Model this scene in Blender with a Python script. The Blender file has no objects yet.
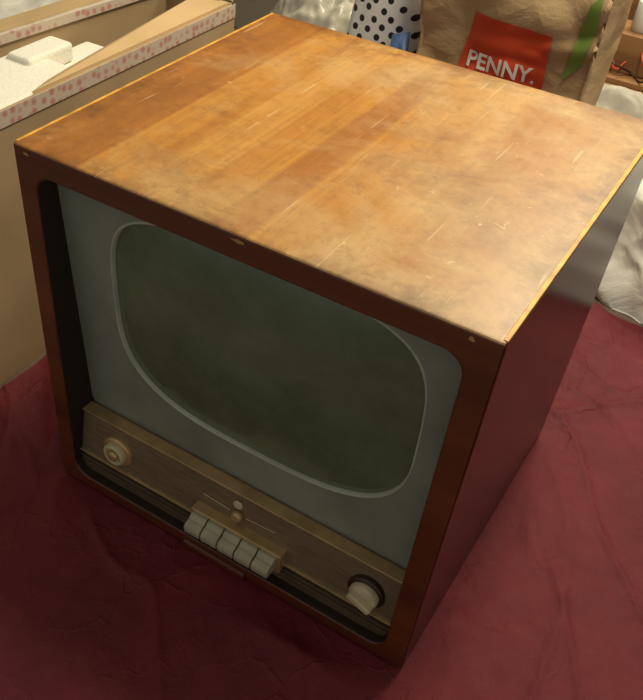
import bpy, bmesh, math, random
from mathutils import Matrix, Vector, noise
random.seed(3)
W,H,D=0.5,0.4708,0.4608
cam=bpy.data.cameras.new('camera');co=bpy.data.objects.new('camera',cam)
bpy.context.scene.collection.objects.link(co);bpy.context.scene.camera=co
xa=Vector((0.8348,0.548,0.0537)).normalized(); za=Vector((0.3686,-0.6287,0.6848)).normalized(); ya=za.cross(xa).normalized(); xa=ya.cross(za)
M=Matrix((xa,ya,za)).transposed().to_4x4(); M.translation=Vector((0.5946,-0.51,0.86)); co.matrix_world=M
cam.sensor_fit='VERTICAL';cam.sensor_height=36;cam.lens=848.7*36/700;cam.shift_x=59.5/700;cam.shift_y=46.1/700;cam.clip_start=0.02

# ---------------- helpers ----------------
def link(o,parent=None):
    bpy.context.scene.collection.objects.link(o)
    if parent: o.parent=parent
    return o
def empty(name):
    e=bpy.data.objects.new(name,None); e.empty_display_size=.05; return link(e)
def obj_bm(name,bm,mats,parent=None,smooth=False):
    me=bpy.data.meshes.new(name); bmesh.ops.recalc_face_normals(bm,faces=bm.faces[:]); bm.to_mesh(me); bm.free()
    for m in (mats if isinstance(mats,(list,tuple)) else [mats]): me.materials.append(m)
    if smooth:
        for pl in me.polygons: pl.use_smooth=True
    return link(bpy.data.objects.new(name,me),parent)
def bev(o,w=.002,seg=3,ang=35):
    m=o.modifiers.new('bevel','BEVEL');m.width=w;m.segments=seg;m.limit_method='ANGLE';m.angle_limit=math.radians(ang);return o
def box(name,x0,x1,y0,y1,z0,z1,mat,parent=None,b=0.0):
    bm=bmesh.new(); bmesh.ops.create_cube(bm,size=1)
    for v in bm.verts: v.co=Vector(((x0+x1)/2+v.co.x*(x1-x0),(y0+y1)/2+v.co.y*(y1-y0),(z0+z1)/2+v.co.z*(z1-z0)))
    o=obj_bm(name,bm,mat,parent)
    if b: bev(o,b)
    return o
def lathe(name,prof,mat,loc,axis='-y',parent=None,n=48):
    bm=bmesh.new(); rings=[]
    for r_,h in prof:
        ring=[]
        for i in range(n):
            a=2*math.pi*i/n
            if axis=='-y': v=(loc[0]+r_*math.cos(a),loc[1]-h,loc[2]+r_*math.sin(a))
            else: v=(loc[0]+r_*math.cos(a),loc[1]+r_*math.sin(a),loc[2]+h)
            ring.append(bm.verts.new(v))
        rings.append(ring)
    for a_,b_ in zip(rings,rings[1:]):
        for i in range(n): bm.faces.new((a_[i],a_[(i+1)%n],b_[(i+1)%n],b_[i]))
    bm.faces.new(rings[0]); bm.faces.new(rings[-1])
    return bev(obj_bm(name,bm,mat,parent,True),.0005,1,50)
def curve(name,ptsl,rad,mat,parent=None,cyc=False):
    cu=bpy.data.curves.new(name,'CURVE');cu.dimensions='3D';cu.bevel_depth=rad;cu.bevel_resolution=3
    s=cu.splines.new('POLY');s.points.add(len(ptsl)-1)
    for i,q in enumerate(ptsl): s.points[i].co=(*q,1)
    s.use_cyclic_u=cyc; cu.materials.append(mat)
    return link(bpy.data.objects.new(name,cu),parent)

class NT:
    def __init__(s,name):
        s.m=bpy.data.materials.new(name); s.m.use_nodes=True; s.t=s.m.node_tree; s.b=s.t.nodes['Principled BSDF']
        s.co=s.t.nodes.new('ShaderNodeTexCoord').outputs['Object']
    def n(s,ty,**k):
        nd=s.t.nodes.new(ty)
        for a,v in k.items(): setattr(nd,a,v)
        return nd
    def L(s,a,b): s.t.links.new(a,b)
    def map(s,scale=(1,1,1),rot=(0,0,0),src=None):
        m=s.n('ShaderNodeMapping'); s.L(src or s.co,m.inputs['Vector']); m.inputs['Scale'].default_value=scale; m.inputs['Rotation'].default_value=rot
        return m.outputs[0]
    def noise(s,vec,scale=5,detail=4,rough=.5,dist=0):
        m=s.n('ShaderNodeTexNoise'); s.L(vec,m.inputs['Vector']); m.inputs['Scale'].default_value=scale;m.inputs['Detail'].default_value=detail
        m.inputs['Roughness'].default_value=rough;m.inputs['Distortion'].default_value=dist; return m.outputs['Fac']
    def ramp(s,fac,stops,mode='LINEAR'):
        m=s.n('ShaderNodeValToRGB'); s.L(fac,m.inputs[0]); e=m.color_ramp.elements; m.color_ramp.interpolation=mode
        while len(e)<len(stops): e.new(.5)
        for el,(p_,c) in zip(e,stops):
            el.position=p_; el.color=c if len(c)==4 else (*c,1)
        return m.outputs[0]
    def math(s,op,a,b):
        m=s.n('ShaderNodeMath',operation=op)
        for i,v in ((0,a),(1,b)):
            if hasattr(v,'links'): s.L(v,m.inputs[i])
            else: m.inputs[i].default_value=v
        return m.outputs[0]
    def mix(s,fac,a,b,mode='MIX'):
        m=s.n('ShaderNodeMix',data_type='RGBA',blend_type=mode)
        for val,i in ((fac,0),(a,6),(b,7)):
            if hasattr(val,'links'): s.L(val,m.inputs[i])
            elif i==0: m.inputs[0].default_value=val
            else: m.inputs[i].default_value=(*val,1) if len(val)==3 else val
        return m.outputs[2]
    def bump(s,h,strength=.3,dist=.002):
        m=s.n('ShaderNodeBump'); s.L(h,m.inputs['Height']); m.inputs['Strength'].default_value=strength;m.inputs['Distance'].default_value=dist
        s.L(m.outputs[0],s.b.inputs['Normal'])
    def set(s,col=None,rough=None,**k):
        for nm,v in (('Base Color',col),('Roughness',rough),*[(a.replace('_',' '),b) for a,b in k.items()]):
            if v is None: continue
            i=s.b.inputs[nm]
            if hasattr(v,'links'): s.L(v,i)
            elif isinstance(v,tuple): i.default_value=(*v,1) if len(v)==3 else v
            else: i.default_value=v
        return s.m
def srgb(r,g,b):
    f_=lambda c:(c/255/12.92 if c/255<=.04045 else ((c/255+.055)/1.055)**2.4)
    return (f_(r),f_(g),f_(b))
def gr(v): return (v,v,v)
def simple(name,col,rough=.5,var=.15,scale=20,bump=.0,**k):
    m=NT(name); nz=m.noise(m.co,scale,5)
    d=tuple(c*(1-var) for c in col); l=tuple(min(1,c*(1+var)) for c in col)
    c=m.ramp(nz,[(.3,d),(.7,l)])
    if bump: m.bump(nz,bump,.003)
    return m.set(c,rough,**k)
def wood(name,dark,mid,light,rough=.35,axis='y',coat=.0,wear=None,spec=.5):
    m=NT(name)
    sc={'y':(22,.9,22),'x':(.9,22,22),'z':(22,22,.9)}[axis]; sf={'y':(150,5,150),'x':(5,150,150),'z':(150,150,5)}[axis]
    band=m.noise(m.map(sc),.55,3,.5,.2)
    c=m.ramp(band,[(.33,dark),(.5,mid),(.68,light)])
    fine=m.noise(m.map(sf),1,6,.6)
    c=m.mix(m.ramp(fine,[(.35,(.0,)*3),(.7,(.35,)*3)]),c,dark)
    if wear:
        w=m.noise(m.co,28,8,.75,.4); c=m.mix(m.ramp(w,[(.6,gr(0)),(.72,gr(.5))]),c,wear)
    m.bump(fine,.08,.001)
    return m.set(c,rough,Coat_Weight=coat,Coat_Roughness=.15,Specular_IOR_Level=spec)
def top_veneer():
    m=NT('veneer_top')
    st=m.noise(m.map((20,.25,1)),.5,2,.4,.15)
    c=m.ramp(st,[(.36,srgb(152,94,32)),(.44,srgb(168,108,40)),(.50,srgb(164,104,38)),(.53,srgb(190,132,54)),(.62,srgb(180,120,46)),(.66,srgb(196,140,64))])
    fine=m.noise(m.map((170,6,1)),1,6,.62)
    c=m.mix(m.ramp(fine,[(.4,gr(0)),(.75,gr(.4))]),c,srgb(128,80,30))
    sep=m.n('ShaderNodeSeparateXYZ'); m.L(m.co,sep.inputs[0]); X,Y=sep.outputs[0],sep.outputs[1]
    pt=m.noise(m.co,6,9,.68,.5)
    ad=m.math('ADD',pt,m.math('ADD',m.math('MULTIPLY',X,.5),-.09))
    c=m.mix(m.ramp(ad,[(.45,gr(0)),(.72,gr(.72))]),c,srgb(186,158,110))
    dk=m.noise(m.map((1,1,1),(0,0,.5)),7,11,.78,.3)
    c=m.mix(m.ramp(dk,[(.49,gr(0)),(.70,gr(.58))]),c,srgb(112,68,30))
    gm=m.noise(m.co,70,8,.8,.2)
    c=m.mix(m.ramp(gm,[(.50,gr(0)),(.66,gr(.3))]),c,srgb(96,62,30))
    ex=m.math('SUBTRACT',W,X); e=m.math('MINIMUM',m.math('MINIMUM',ex,X),m.math('MINIMUM',Y,m.math('SUBTRACT',D,Y)))
    en=m.math('ADD',m.math('MULTIPLY',e,-5.0),m.noise(m.co,14,9,.75,.3))
    c=m.mix(m.ramp(en,[(.36,gr(0)),(.62,gr(.72))]),c,srgb(88,52,24))
    fl=m.noise(m.map((1,1,1),(0,0,.2)),75,4,.7,.8); fm_=m.noise(m.co,8,4,.6)
    c=m.mix(m.math('MULTIPLY',m.ramp(fl,[(.65,gr(0)),(.70,gr(.55))]),m.ramp(fm_,[(.5,gr(0)),(.6,gr(1))])),c,srgb(222,198,154))
    for k,(rot,sx_) in enumerate(((.9,150),(-.5,190),(1.4,130),(.3,220))):
        s2=m.noise(m.map((sx_,6,1),(0,0,rot)),1,2,.5,.15)
        msk=m.noise(m.co,11+k*5,2)
        c=m.mix(m.math('MULTIPLY',m.ramp(s2,[(.70,gr(0)),(.75,gr(.4))]),m.ramp(msk,[(.45,gr(0)),(.55,gr(1))])),c,srgb(220,192,148))
    m.bump(fine,.08,.001)
    rr=m.ramp(pt,[(.35,gr(.32)),(.7,gr(.5))])
    return m.set(c,rr)
M_top=top_veneer()
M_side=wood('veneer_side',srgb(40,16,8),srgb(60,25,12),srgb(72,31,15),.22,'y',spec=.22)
M_frame=wood('veneer_frame',srgb(68,30,12),srgb(94,45,19),srgb(116,58,26),.38,'x',wear=srgb(50,22,12))
M_edge=simple('worn_edge_wood',srgb(214,154,48),.45,.35,60)
M_chip=simple('bare_wood_chip',srgb(160,122,72),.7)
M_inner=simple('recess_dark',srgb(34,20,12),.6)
# ---------------- television ----------------
tv=empty('vintage_television')
def rrect(x0,x1,z0,z1,r,n=10):
    out=[]
    for cx,cz,a0 in ((x1-r,z1-r,0),(x0+r,z1-r,90),(x0+r,z0+r,180),(x1-r,z0+r,270)):
        for i in range(n+1):
            a=math.radians(a0+90*i/n); out.append((cx+r*math.cos(a),cz+r*math.sin(a)))
    return out
OX0,OX1,OZ0,OZ1=.024,.474,.018,H-.027
def loop(bm,pl):
    vs=[bm.verts.new(q) for q in pl]; es=[bm.edges.new((vs[i],vs[(i+1)%len(vs)])) for i in range(len(vs))]; return vs,es
bm=bmesh.new()
ov,oe=loop(bm,[(0,0,0),(W,0,0),(W,0,H),(0,0,H)])
inn=rrect(OX0,OX1,OZ0,OZ1,.022)
iv,ie=loop(bm,[(x,0,z) for x,z in inn])
bmesh.ops.triangle_fill(bm,use_beauty=True,edges=oe+ie)
for f_ in bm.faces: f_.material_index=2
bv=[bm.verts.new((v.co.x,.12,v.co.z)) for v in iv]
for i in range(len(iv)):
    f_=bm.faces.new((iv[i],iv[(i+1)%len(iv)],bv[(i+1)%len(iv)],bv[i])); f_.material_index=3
bk=[bm.verts.new((v.co.x,D,v.co.z)) for v in ov]
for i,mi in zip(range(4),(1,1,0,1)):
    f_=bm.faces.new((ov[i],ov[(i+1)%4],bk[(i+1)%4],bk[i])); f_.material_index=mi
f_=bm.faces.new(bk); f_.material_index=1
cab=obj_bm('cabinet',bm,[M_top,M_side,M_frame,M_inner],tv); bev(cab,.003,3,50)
box('edge_strip_right',W-.0045,W-.0004,.004,D-.004,H-.003,H+.0006,M_edge,tv,.0005)
box('edge_strip_left',.0004,.0035,.004,D-.004,H-.003,H+.0006,M_edge,tv,.0005)
def chip(name,cx,cz,w,h):
    bm=bmesh.new(); k=11
    vs=[bm.verts.new((cx+w*math.cos(2*math.pi*i/k)*random.uniform(.5,1),-.0006,cz+h*math.sin(2*math.pi*i/k)*random.uniform(.5,1))) for i in range(k)]
    bm.faces.new(vs); obj_bm(name,bm,M_chip,tv)
chip('chip_1',.262,H-.006,.009,.0026);chip('chip_2',.474,H-.007,.0035,.003);chip('chip_3',.018,H-.007,.005,.002)
def ymask(z): return .027+(.45-z)*.05
CX,CZ,HW,HH=.2645,.2985,.1805,.130
def crt(sc=1.0,n=96,off=0,dy=0):
    out=[]
    for i in range(n):
        a=2*math.pi*i/n; c,s_=math.cos(a),math.sin(a)
        ex=2/ (3.0+ (1.1)*(0.5+0.5*math.tanh(s_*4)))
        x=CX+(HW+off)*sc*math.copysign(abs(c)**ex,c); z=CZ+(HH+off)*sc*math.copysign(abs(s_)**ex,s_)
        out.append((x,ymask(z)+dy,z))
    return out
mm=NT('mask_grey'); nz=mm.noise(mm.co,7,7,.6); c=mm.ramp(nz,[(.3,srgb(108,112,102)),(.7,srgb(138,142,128))]); g=mm.noise(mm.co,400,2); mm.bump(g,.2,.0005)
M_mask=mm.set(c,.4)
M_rim=simple('screen_rim',srgb(164,166,150),.45)
mc=NT('crt_glass'); nz=mc.noise(mc.co,8,9,.7); c=mc.ramp(nz,[(.3,srgb(72,84,62)),(.7,srgb(102,112,86))]); 
M_crt=mc.set(c,.22,Coat_Weight=.4,Coat_Roughness=.12)
PZ=.112
bm=bmesh.new()
o_,oe=loop(bm,[(x,ymask(z),z) for x,z in [(q[0],max(q[1],PZ-.006)) for q in rrect(OX0-.001,OX1+.001,PZ-.006,OZ1+.001,.02)]])
c_,ce=loop(bm,crt(off=.0012))
bmesh.ops.triangle_fill(bm,use_beauty=True,edges=oe+ce)
obj_bm('screen_mask',bm,M_mask,tv)
bm=bmesh.new(); rings=[]
for off,dy in ((.0016,.0002),(.001,-.0008),(.0,-.0012),(-.0009,-.0006),(-.0018,.006)):
    rings.append([bm.verts.new(q) for q in crt(off=off,dy=dy)])
for a_,b_ in zip(rings,rings[1:]):
    for i in range(96): bm.faces.new((a_[i],a_[(i+1)%96],b_[(i+1)%96],b_[i]))
obj_bm('screen_rim',bm,M_rim,tv,True)
bm=bmesh.new(); rings=[]
for k in range(13):
    sc=1-k/12*.97; rings.append([bm.verts.new((x,y+.0045-.013*(1-(sc)**2.2),z)) for x,y,z in crt(sc=sc,off=-.001)])
for a_,b_ in zip(rings,rings[1:]):
    for i in range(96): bm.faces.new((a_[i],a_[(i+1)%96],b_[(i+1)%96],b_[i]))
bm.faces.new(rings[-1]); obj_bm('picture_tube',bm,M_crt,tv,True)
# control panel
mp=NT('control_panel'); g=mp.noise(mp.map((30,300,300)),1,4,.7); c=mp.ramp(g,[(.35,srgb(112,96,76)),(.65,srgb(136,118,92))]); mp.bump(g,.08,.001)
M_pan=mp.set(c,.38,Metallic=.35)
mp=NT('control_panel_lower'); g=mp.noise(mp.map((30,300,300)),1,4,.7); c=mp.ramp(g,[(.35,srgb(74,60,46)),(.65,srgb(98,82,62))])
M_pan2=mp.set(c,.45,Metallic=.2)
M_gold=simple('brass_trim',srgb(186,156,112),.32,.2,40,Metallic=.5)
M_cream=simple('cream_plastic',srgb(188,176,142),.35,.12,60)
M_key=simple('key_plastic',srgb(158,150,126),.35,.12,60)
M_blk=simple('dark_brown_plastic',srgb(46,30,20),.4)
def prism(name,prof,x0,x1,mat,parent,b=.001):
    bm=bmesh.new(); a_=[bm.verts.new((x0,y,z)) for y,z in prof]; b_=[bm.verts.new((x1,y,z)) for y,z in prof]
    for i in range(len(prof)): bm.faces.new((a_[i],a_[(i+1)%len(prof)],b_[(i+1)%len(prof)],b_[i]))
    bm.faces.new(a_);bm.faces.new(b_); return bev(obj_bm(name,bm,mat,parent),b,2)
X0,X1=OX0+.0005,OX1-.0005
MZ=.050
prism('panel_upper',[(.026,PZ),(.014,MZ),(.05,MZ),(.05,PZ)],X0,X1,M_pan,tv)
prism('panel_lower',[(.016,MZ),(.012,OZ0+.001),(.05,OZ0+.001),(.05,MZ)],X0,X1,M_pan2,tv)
prism('panel_top_trim',[(.0235,PZ-.0015),(.0235,PZ+.0015),(.04,PZ+.0015),(.04,PZ-.0015)],X0,X1,M_gold,tv,.0006)
prism('panel_mid_trim',[(.011,MZ-.001),(.011,MZ+.001),(.03,MZ+.001),(.03,MZ-.001)],X0,X1,M_gold,tv,.0004)
for i in range(3): prism(f'grille_rib_{i+1}',[(.0113,.024+.008*i),(.0113,.0255+.008*i),(.03,.0255+.008*i),(.03,.024+.008*i)],X0,X1,M_pan2,tv,.0004)
def ypan(z): return .014+(z-MZ)/(PZ-MZ)*.012
for nm,kx,kz in (('knob_volume',.083,.076),('knob_channel',.435,.074)):
    y=ypan(kz)
    lathe(nm+'_base',[(.0225,-.006),(.0225,.002),(.020,.004)],M_gold if nm=='knob_volume' else M_blk,(kx,y,kz),parent=tv)
    if nm=='knob_volume':
        lathe(nm,[(.0165,0),(.016,.008),(.0145,.011),(.0115,.011),(.0105,.008),(.001,.008)],M_cream,(kx,y,kz),parent=tv)
        lathe(nm+'_core',[(.008,.006),(.0075,.012),(.005,.014),(.001,.014)],M_gold,(kx,y,kz),parent=tv)
    else:
        lathe(nm,[(.018,0),(.0175,.008),(.0155,.012),(.001,.012)],M_cream,(kx,y,kz),parent=tv)
        o=box(nm+'_grip',-.0155,.0155,-.010,0,-.0045,.0045,M_cream,tv,.002); o.location=(kx,y-.011,kz); o.rotation_euler=(0,math.radians(25),0)
box('key_bezel',.207,.333,.004,.02,.038,.070,M_gold,tv,.0015)
for i in range(5):
    x0=.2105+.0238*i
    prism(f'key_{i+1}',[(.010,.067),(.000,.068),(-.005,.063),(-.008,.0625),(-.014,.060),(-.016,.055),(-.015,.047),(.010,.046)],x0,x0+.0222,M_key,tv,.0014)
lathe('emblem',[(.0065,0),(.0065,.0025),(.004,.004),(.001,.004)],M_cream,(.262,ypan(.096),.096),parent=tv)
lathe('small_switch',[(.0075,0),(.0075,.005),(.005,.008),(.001,.008)],M_gold,(.264,ypan(.081),.081),parent=tv)
for sgn in (-1,1):
    curve('scale_line_%d'%(1 if sgn<0 else 2),[(.264+sgn*.011,ypan(.083)-.001,.083),(.264+sgn*.050,ypan(.085)-.001,.085)],.0005,M_cream,tv)
prism('front_lip',[(-.004,.0),(-.004,.008),(.0,.010),(.0,.0)],.20,.29,M_frame,tv)
M_bak=simple('fibreboard',srgb(90,62,40),.8,.2,40)
box('back_cover',.03,.47,D,D+.03,.03,H-.03,M_bak,tv,.006)
for i in range(7): box(f'vent_{i+1}',.10,.40,D+.028,D+.031,.12+.03*i,.128+.03*i,M_blk,tv)

# ---------------- cloth, table ----------------
mcl=NT('burgundy_cloth'); n1=mcl.noise(mcl.co,6,8,.65,.4); n2=mcl.noise(mcl.co,34,11,.78,.2)
c=mcl.ramp(n1,[(.3,srgb(88,15,26)),(.7,srgb(110,24,35))]); c=mcl.mix(mcl.ramp(n2,[(.48,gr(0)),(.75,gr(.32))]),c,srgb(138,50,56))
vv=mcl.n('ShaderNodeTexVoronoi',feature='DISTANCE_TO_EDGE'); vv.inputs['Scale'].default_value=11
wn=mcl.n('ShaderNodeTexNoise'); mcl.L(mcl.co,wn.inputs['Vector']); wn.inputs['Scale'].default_value=6; wn.inputs['Detail'].default_value=6
mx_=mcl.n('ShaderNodeMix',data_type='VECTOR'); mx_.inputs[0].default_value=.28; mcl.L(mcl.co,mx_.inputs[4]); mcl.L(wn.outputs['Color'],mx_.inputs[5]); mcl.L(mx_.outputs[1],vv.inputs['Vector'])
cre=mcl.ramp(vv.outputs['Distance'],[(.0,gr(1)),(.05,gr(0))])
brk=mcl.ramp(mcl.noise(mcl.co,7,3),[(.42,gr(0)),(.6,gr(1))])
hh=mcl.math('ADD',n2,mcl.math('MULTIPLY',mcl.math('MULTIPLY',cre,brk),.30))
mcl.bump(hh,.65,.006)
M_cloth=mcl.set(c,.55,Specular_IOR_Level=.4)
def ridged(x,y,s,seed=0):
    return 1-abs(noise.noise(Vector((x*s+seed,y*s-seed,seed))))*2
def clz(x,y):
    dx=max(-x,0,x-W); dy=max(-y,0,y-D); d=math.hypot(dx,dy); k=min(1,d/.05)
    w=noise.noise(Vector((x*3,y*3,1)))*.5
    z=.008*max(0,ridged(x+w*.4,y*.6,3.2,3))**10+.006*max(0,ridged(x*1.2+y*.7,y*.5-w*.3,7,8))**10
    z+=.008*noise.noise(Vector((x*4,y*4,4)))+.0020*noise.noise(Vector((x*26,y*26,4)))
    ux,uy=x+.02,y-.01; q=(ux*.7+uy*.7); s_=(-ux*.7+uy*.7)
    z+=.018*math.exp(-(q/.012)**2)*(1/(1+math.exp(-s_*60)))*math.exp(-max(s_,0)/.12)
    q=(ux*.45+uy*.9)+.035; z+=.012*math.exp(-(q/.010)**2)*(1/(1+math.exp(-(s_+.01)*60)))*math.exp(-max(s_,0)/.15)
    return -.0045+ .001*k + max(z,-.002)*k*k
bm=bmesh.new(); NX,NY=340,360; x0,x1,y0,y1=-.188,1.05,-.60,.812; g=[]
for j in range(NY+1):
    row=[]
    for i in range(NX+1):
        x=x0+(x1-x0)*i/NX; y=y0+(y1-y0)*j/NY
        yy=y-(0.035*min(1,max(0,(.40-x)/.05)) if y>.76 else 0)*((y-.76)/.052 if y>.76 else 0)
        row.append(bm.verts.new((x,yy,clz(x,y))))
    g.append(row)
for j in range(NY):
    for i in range(NX): bm.faces.new((g[j][i],g[j][i+1],g[j+1][i+1],g[j+1][i]))
obj_bm('tablecloth',bm,M_cloth,None,True)
tb=empty('table'); M_tab=wood('table_wood',srgb(84,66,54),srgb(104,86,72),srgb(120,100,84),.6,'x')
box('table_top',-.75,1.25,-.72,1.5,-.05,-.0095,M_tab,tb,.004)
for i,(x,y) in enumerate(((-.7,-.67),(1.2,-.67),(-.7,1.45),(1.2,1.45))): box(f'leg_{i+1}',x-.035,x+.035,y-.035,y+.035,-.75,-.05,M_tab,tb,.004)
# ---------------- cardboard box ----------------
cb=empty('cardboard_box'); M_card=simple('cardboard',srgb(168,142,108),.8,.12,9)
M_cin=simple('cardboard_inside',srgb(190,160,116),.8,.1,12)
mt=NT('printed_tape'); v=mt.n('ShaderNodeTexVoronoi'); v.inputs['Scale'].default_value=75; v.inputs['Randomness'].default_value=.6; mt.L(mt.co,v.inputs['Vector'])
c=mt.ramp(v.outputs['Distance'],[(.22,srgb(188,134,124)),(.45,srgb(200,184,166))]); M_tape=mt.set(c,.5)
ZB=-.009; ZT=.384
quad=[(-.198,-.02),(-.198,.665),(-.345,.675),(-.42,-.02)]
def wall(name,a,b,z0,z1,t_,mat,parent):
    a=Vector((*a,0));b=Vector((*b,0)); d=(b-a).normalized(); nrm=Vector((-d.y,d.x,0))*t_
    bm=bmesh.new(); vs=[]
    for z in (z0,z1):
        for q in (a,b,b+nrm,a+nrm): vs.append(bm.verts.new((q.x,q.y,z)))
    for f_ in ((0,1,2,3),(4,5,6,7),(0,1,5,4),(1,2,6,5),(2,3,7,6),(3,0,4,7)): bm.faces.new([vs[i] for i in f_])
    return obj_bm(name,bm,mat,parent)
for i in range(4): wall(f'side_{i+1}',quad[i],quad[(i+1)%4],ZB,ZT,.005,M_card,cb)
bm=bmesh.new(); bm.faces.new([bm.verts.new((x,y,ZB+.002)) for x,y in quad]); obj_bm('bottom',bm,M_card,cb)
wall('tape_band',(-.1965,-.02),(-.1965,.665),ZT-.020,ZT+.001,.001,M_tape,cb)
wall('tape_band_far',(-.3435,.672),(-.417,-.01),ZT-.012,ZT+.001,.007,M_tape,cb)
def flap(name,ps,mat):
    bm=bmesh.new(); vs=[bm.verts.new(q) for q in ps]; bm.faces.new(vs); o=obj_bm(name,bm,mat,cb); s=o.modifiers.new('s','SOLIDIFY'); s.thickness=.004; return o
flap('flap_near',[(-.203,.22,ZT),(-.203,.655,ZT),(-.24,.61,ZT+.012),(-.25,.30,ZT-.02)],M_cin)
flap('flap_end',[(-.205,.668,ZT),(-.34,.678,ZT),(-.36,.74,ZT+.03),(-.22,.74,ZT+.03)],M_cin)
flap('flap_far',[(-.35,.66,ZT),(-.42,.0,ZT),(-.49,.02,ZT-.02),(-.43,.66,ZT-.02)],M_cin)
M_wht=simple('white_plastic',srgb(215,212,205),.4,.05)
fm=empty('styrofoam_packing'); M_foam=simple('styrofoam',srgb(232,228,216),.8,.05,200,bump=.3)
def fb(name,*a): return box(name,*a,M_foam,fm,.006)
fb('block_base',-.36,-.209,.10,.40,-.005,.352); fb('block_step',-.345,-.225,.12,.34,.352,.372); fb('block_rear',-.335,-.29,.30,.39,.352,.380)
fb('block_low',-.345,-.225,.40,.475,-.005,.345)

# ---------------- paper bag ----------------
pb=empty('paper_shopping_bag')
mpb=NT('kraft_paper'); n1=mpb.noise(mpb.co,7,6,.6,.5); c=mpb.ramp(n1,[(.3,srgb(174,142,102)),(.7,srgb(208,178,136))]); 
vv=mpb.n('ShaderNodeTexVoronoi'); vv.inputs['Scale'].default_value=17; mpb.L(mpb.co,vv.inputs['Vector'])
mpb.bump(mpb.math('ADD',n1,mpb.math('MULTIPLY',vv.outputs['Distance'],.6)),.6,.015)
M_kraft=mpb.set(c,.45)
M_red=simple('red_print',srgb(216,78,44),.5,.06); M_grn=simple('green_print',srgb(122,148,66),.5,.1); M_wtx=simple('white_print',srgb(240,232,224),.5,.02)
BX0,BX1,BY,BD,BH=.058,.340,.815,.12,.56
def bdisp(x,z):
    return .012*noise.noise(Vector((x*9,z*7,2)))+.011*(ridged(x+z*.3,z,8,4))+.006*ridged(x*.5-z,z,15,7)-.03*max(0,(z-.38))
per=[]; n1_,n2_=40,12
for i in range(n1_): per.append((BX0+(BX1-BX0)*i/n1_,0))
for i in range(n2_): per.append((BX1,BD*i/n2_))
for i in range(n1_): per.append((BX1-(BX1-BX0)*i/n1_,BD))
for i in range(n2_): per.append((BX0,BD-BD*i/n2_))
NZ=70; rows=[]; bm=bmesh.new()
for j in range(NZ+1):
    z=-.0085+(BH+.0085)*j/NZ; row=[]
    for (x,dy) in per:
        u=max(0,z/BH); gus=0
        if x in(BX0,BX1): gus=.03*u*(1-abs(dy/BD-.5)*2)*(1 if x==BX0 else -1)
        yy=BY+dy*(1-.35*u)
        if dy==0: yy=BY+bdisp(x,z)*min(1,u*5)
        elif dy==BD: yy-=bdisp(x,z+3)*u
        zz=z
        if j==NZ: zz+=.015*noise.noise(Vector((x*20,dy*20,0)))
        row.append(bm.verts.new((x+gus+.010*noise.noise(Vector((dy*9,z*11,x*3)))*u,yy,zz)))
    rows.append(row)
n=len(per)
for a_,b_ in zip(rows,rows[1:]):
    for i in range(n): bm.faces.new((a_[i],a_[(i+1)%n],b_[(i+1)%n],b_[i]))
bm.faces.new(rows[0]); obj_bm('bag_body',bm,M_kraft,pb,True)
def printed(name,poly,mat,off,res_=24):
    bm=bmesh.new(); gg=[]
    for j in range(res_+1):
        row=[]
        for i in range(res_+1):
            s_=i/res_;t_=j/res_
            x=(poly[0][0]*(1-s_)+poly[1][0]*s_)*(1-t_)+(poly[3][0]*(1-s_)+poly[2][0]*s_)*t_
            z=(poly[0][1]*(1-s_)+poly[1][1]*s_)*(1-t_)+(poly[3][1]*(1-s_)+poly[2][1]*s_)*t_
            row.append(bm.verts.new((x,BY+bdisp(x,z)-off,z)))
        gg.append(row)
    for j in range(res_):
        for i in range(res_): bm.faces.new((gg[j][i],gg[j][i+1],gg[j+1][i+1],gg[j+1][i]))
    obj_bm(name,bm,mat,pb,True)
printed('label',[(.1300,.315),(.274,.322),(.270,.405),(.144,.412)],M_red,.0025)
printed('leaf_print_1',[(.300,.345),(.322,.372),(.330,.425),(.305,.405)],M_grn,.0025)
printed('leaf_print_2',[(.305,.405),(.330,.425),(.326,.48),(.312,.46)],M_grn,.0025)
tc=bpy.data.curves.new('label_text','FONT'); tc.body='PENNY.'; tc.size=.04; tc.extrude=0; tc.offset=.0009
to=bpy.data.objects.new('t',tc); bpy.context.scene.collection.objects.link(to)
me=bpy.data.meshes.new_from_object(to.evaluated_get(bpy.context.evaluated_depsgraph_get())); bpy.data.objects.remove(to)
bm=bmesh.new(); bm.from_mesh(me); bmesh.ops.triangulate(bm,faces=bm.faces[:]); 
xs=[v.co.x for v in bm.verts]; wx=max(xs)-min(xs); mx=min(xs)
for v in bm.verts:
    x=.146+(v.co.x-mx)/wx*.114; z=.329+v.co.y*.85; v.co=Vector((x,BY+bdisp(x,z)-.005,z))
obj_bm('label_text',bm,M_wtx,pb)

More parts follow.
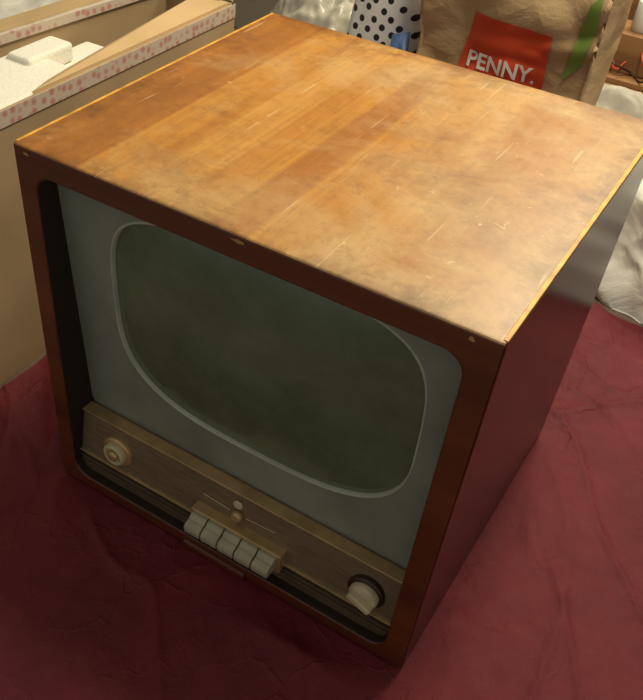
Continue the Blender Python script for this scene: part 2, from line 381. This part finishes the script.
# ---------------- polka-dot bag ----------------
mdt=NT('polka_dot_fabric'); v=mdt.n('ShaderNodeTexVoronoi',voronoi_dimensions='2D'); v.inputs['Scale'].default_value=48; v.inputs['Randomness'].default_value=.35
sp=mdt.n('ShaderNodeSeparateXYZ'); mdt.L(mdt.co,sp.inputs[0]); cx_=mdt.n('ShaderNodeCombineXYZ'); mdt.L(sp.outputs[0],cx_.inputs[0]); mdt.L(sp.outputs[2],cx_.inputs[1])
mpp=mdt.map((1,1,1),(0,0,.6),cx_.outputs[0]); mdt.L(mpp,v.inputs['Vector'])
c=mdt.ramp(v.outputs['Distance'],[(.24,srgb(30,30,36)),(.29,srgb(236,236,236))],'LINEAR'); M_dot=mdt.set(c,.5)
def pouch(name,cx,cy,w,d,h,mat,parent=None,z0=-.008,amp=.012,seed=0,n=40,nz=24,pinch=.5,fr=12):
    bm=bmesh.new(); rows=[]
    for j in range(nz+1):
        u=j/nz
        r=(.86+.28*math.sin(math.pi*u**.7))*(1-pinch*u**3)
        row=[]
        for i in range(n):
            a=2*math.pi*i/n; c_=math.copysign(abs(math.cos(a))**.6,math.cos(a)); s_=math.copysign(abs(math.sin(a))**.6,math.sin(a))
            q=Vector((c_*2+seed,s_*2,u*3)); dd=1+amp*10*noise.noise(q*1.2)+amp*6*(1-abs(noise.noise(q*fr/4))*3)*.4
            row.append(bm.verts.new((cx+c_*w/2*r*dd,cy+s_*d/2*r*dd,z0+h*u*(1+.1*noise.noise(Vector((c_+seed,s_,0)))*u))))
        rows.append(row)
    for a_,b_ in zip(rows,rows[1:]):
        for i in range(n): bm.faces.new((a_[i],a_[(i+1)%n],b_[(i+1)%n],b_[i]))
    bm.faces.new(rows[0]); bm.faces.new(rows[-1]); return obj_bm(name,bm,mat,parent,True)
db=empty('polka_dot_bag'); pouch('bag_body',-.028,.90,.128,.12,.47,M_dot,db,seed=2,pinch=.1,amp=.006)
M_blue=simple('blue_print',srgb(84,112,165),.5)
pouch('blue_band',.022,.835,.036,.025,.338,M_blue,db,seed=5,pinch=.1,amp=.004)

# ---------------- white plastic bag ----------------
mw=NT('white_plastic_film'); n1=mw.noise(mw.co,9,6,.6,1.2); c=mw.ramp(n1,[(.3,srgb(232,230,222)),(.7,srgb(250,249,244))]); mw.bump(n1,.35,.015)
M_film=mw.set(c,.35)
def crumple(name,c,s,mat,seed=0,sub=6,amp=.25,zmin=None,hf=1.0):
    bm=bmesh.new(); bmesh.ops.create_icosphere(bm,subdivisions=sub,radius=1)
    for v in bm.verts:
        q=v.co.normalized(); a=1+amp*noise.noise(q*1.6+Vector((seed,0,0)))+hf*amp*.45*(1-2.5*abs(noise.noise(q*3.2+Vector((0,seed,0)))))+hf*hf*amp*.2*(1-2*abs(noise.noise(q*8)))
        p_=Vector((q.x*s[0],q.y*s[1],q.z*s[2]))*a+Vector(c)
        if zmin is not None and p_.z<zmin: p_.z=zmin
        v.co=p_
    return obj_bm(name,bm,mat,None,True)
crumple('plastic_bag',(.63,.932,.035),(.22,.108,.195),M_film,1,zmin=-.0088,hf=.55)
M_gry=simple('grey_fabric',srgb(180,174,162),.9,.15,30,bump=.4)
crumple('grey_rag',(.34,1.16,.05),(.17,.075,.15),M_gry,4,zmin=-.0088,hf=.7)
crumple('white_towel',(-.60,.62,.12),(.09,.30,.20),simple('towel',srgb(190,188,180),.9,.12,25,bump=.4),7,zmin=-.0088)
crumple('clear_wrap',(-.27,1.14,.09),(.16,.14,.20),simple('wrap_film',srgb(176,170,156),.3,.25,18,bump=.6),9,zmin=-.0088,hf=.7)
# ---------------- wooden crate w/ bits ----------------
cr=empty('wooden_crate'); M_cr=wood('crate_wood',srgb(110,74,44),srgb(150,108,66),srgb(170,128,84),.6,'x')
oy=.08
box('crate_base',.20,.62,1.22+oy,1.40+oy,-.009,.0,M_cr,cr,.001)
box('crate_left',.20,.212,1.22+oy,1.40+oy,.0,.33,M_cr,cr,.001)
box('crate_right',.608,.62,1.22+oy,1.40+oy,.0,.33,M_cr,cr,.001)
box('crate_back',.212,.608,1.388+oy,1.40+oy,.0,.33,M_cr,cr,.001)
box('crate_front',.212,.608,1.22+oy,1.232+oy,.0,.18,M_cr,cr,.001)
box('crate_shelf',.212,.608,1.232+oy,1.388+oy,.18,.19,M_cr,cr,.001)
box('wood_block',.255,.345,1.27+oy,1.36+oy,.19,.265,M_cr,cr,.002)
lathe('reel',[(.022,0),(.022,.055),(.013,.055),(.013,.02),(.001,.02)],M_wht,(.30,1.315+oy,.265),axis='z',parent=cr)
curve('wire_red',[(.25+.01*i,1.27+oy+.02*math.sin(i*1.3),.22+.02*math.cos(i*.9)) for i in range(24)],.002,M_red,cr)
curve('wire_black',[(.25+.012*i,1.25+oy+.02*math.cos(i*1.1),.205+.015*math.sin(i*.7)) for i in range(22)],.002,M_blk,cr)
# ---------------- room ----------------
M_fl=simple('floor_boards',srgb(90,80,70),.6,.2,6); M_wl=simple('plaster',srgb(176,164,144),.9,.05,4)
box('floor',-2.5,3,-2.5,3.2,-.80,-.75,M_fl)
box('wall_back',-2.5,3,3.2,3.25,-.75,2.0,M_wl)
box('wall_left',-2.55,-2.5,-2.5,3.2,-.75,2.0,M_wl)
# ---------------- light ----------------
def area(name,loc,tgt,size,power,col):
    l=bpy.data.lights.new(name,'AREA'); l.shape='DISK'; l.size=size; l.energy=power; l.color=col
    o=link(bpy.data.objects.new(name,l)); o.location=loc; o.rotation_euler=(Vector(tgt)-Vector(loc)).to_track_quat('-Z','Y').to_euler(); return o
area('ceiling_lamp',(.50,.62,1.7),(.30,.55,.2),.35,18,(1,.88,.62))
area('back_sheen_light',(.35,1.75,1.8),(.25,.3,.2),.6,24,(1,.88,.64))  # added light behind the set, no known source, for sheen on the cabinet top
wd=bpy.data.worlds.new('world'); bpy.context.scene.world=wd; wd.use_nodes=True; bg=wd.node_tree.nodes['Background']; bg.inputs[0].default_value=(.97,.94,.80,1); bg.inputs[1].default_value=.36
bpy.context.scene.view_settings.view_transform='Standard'
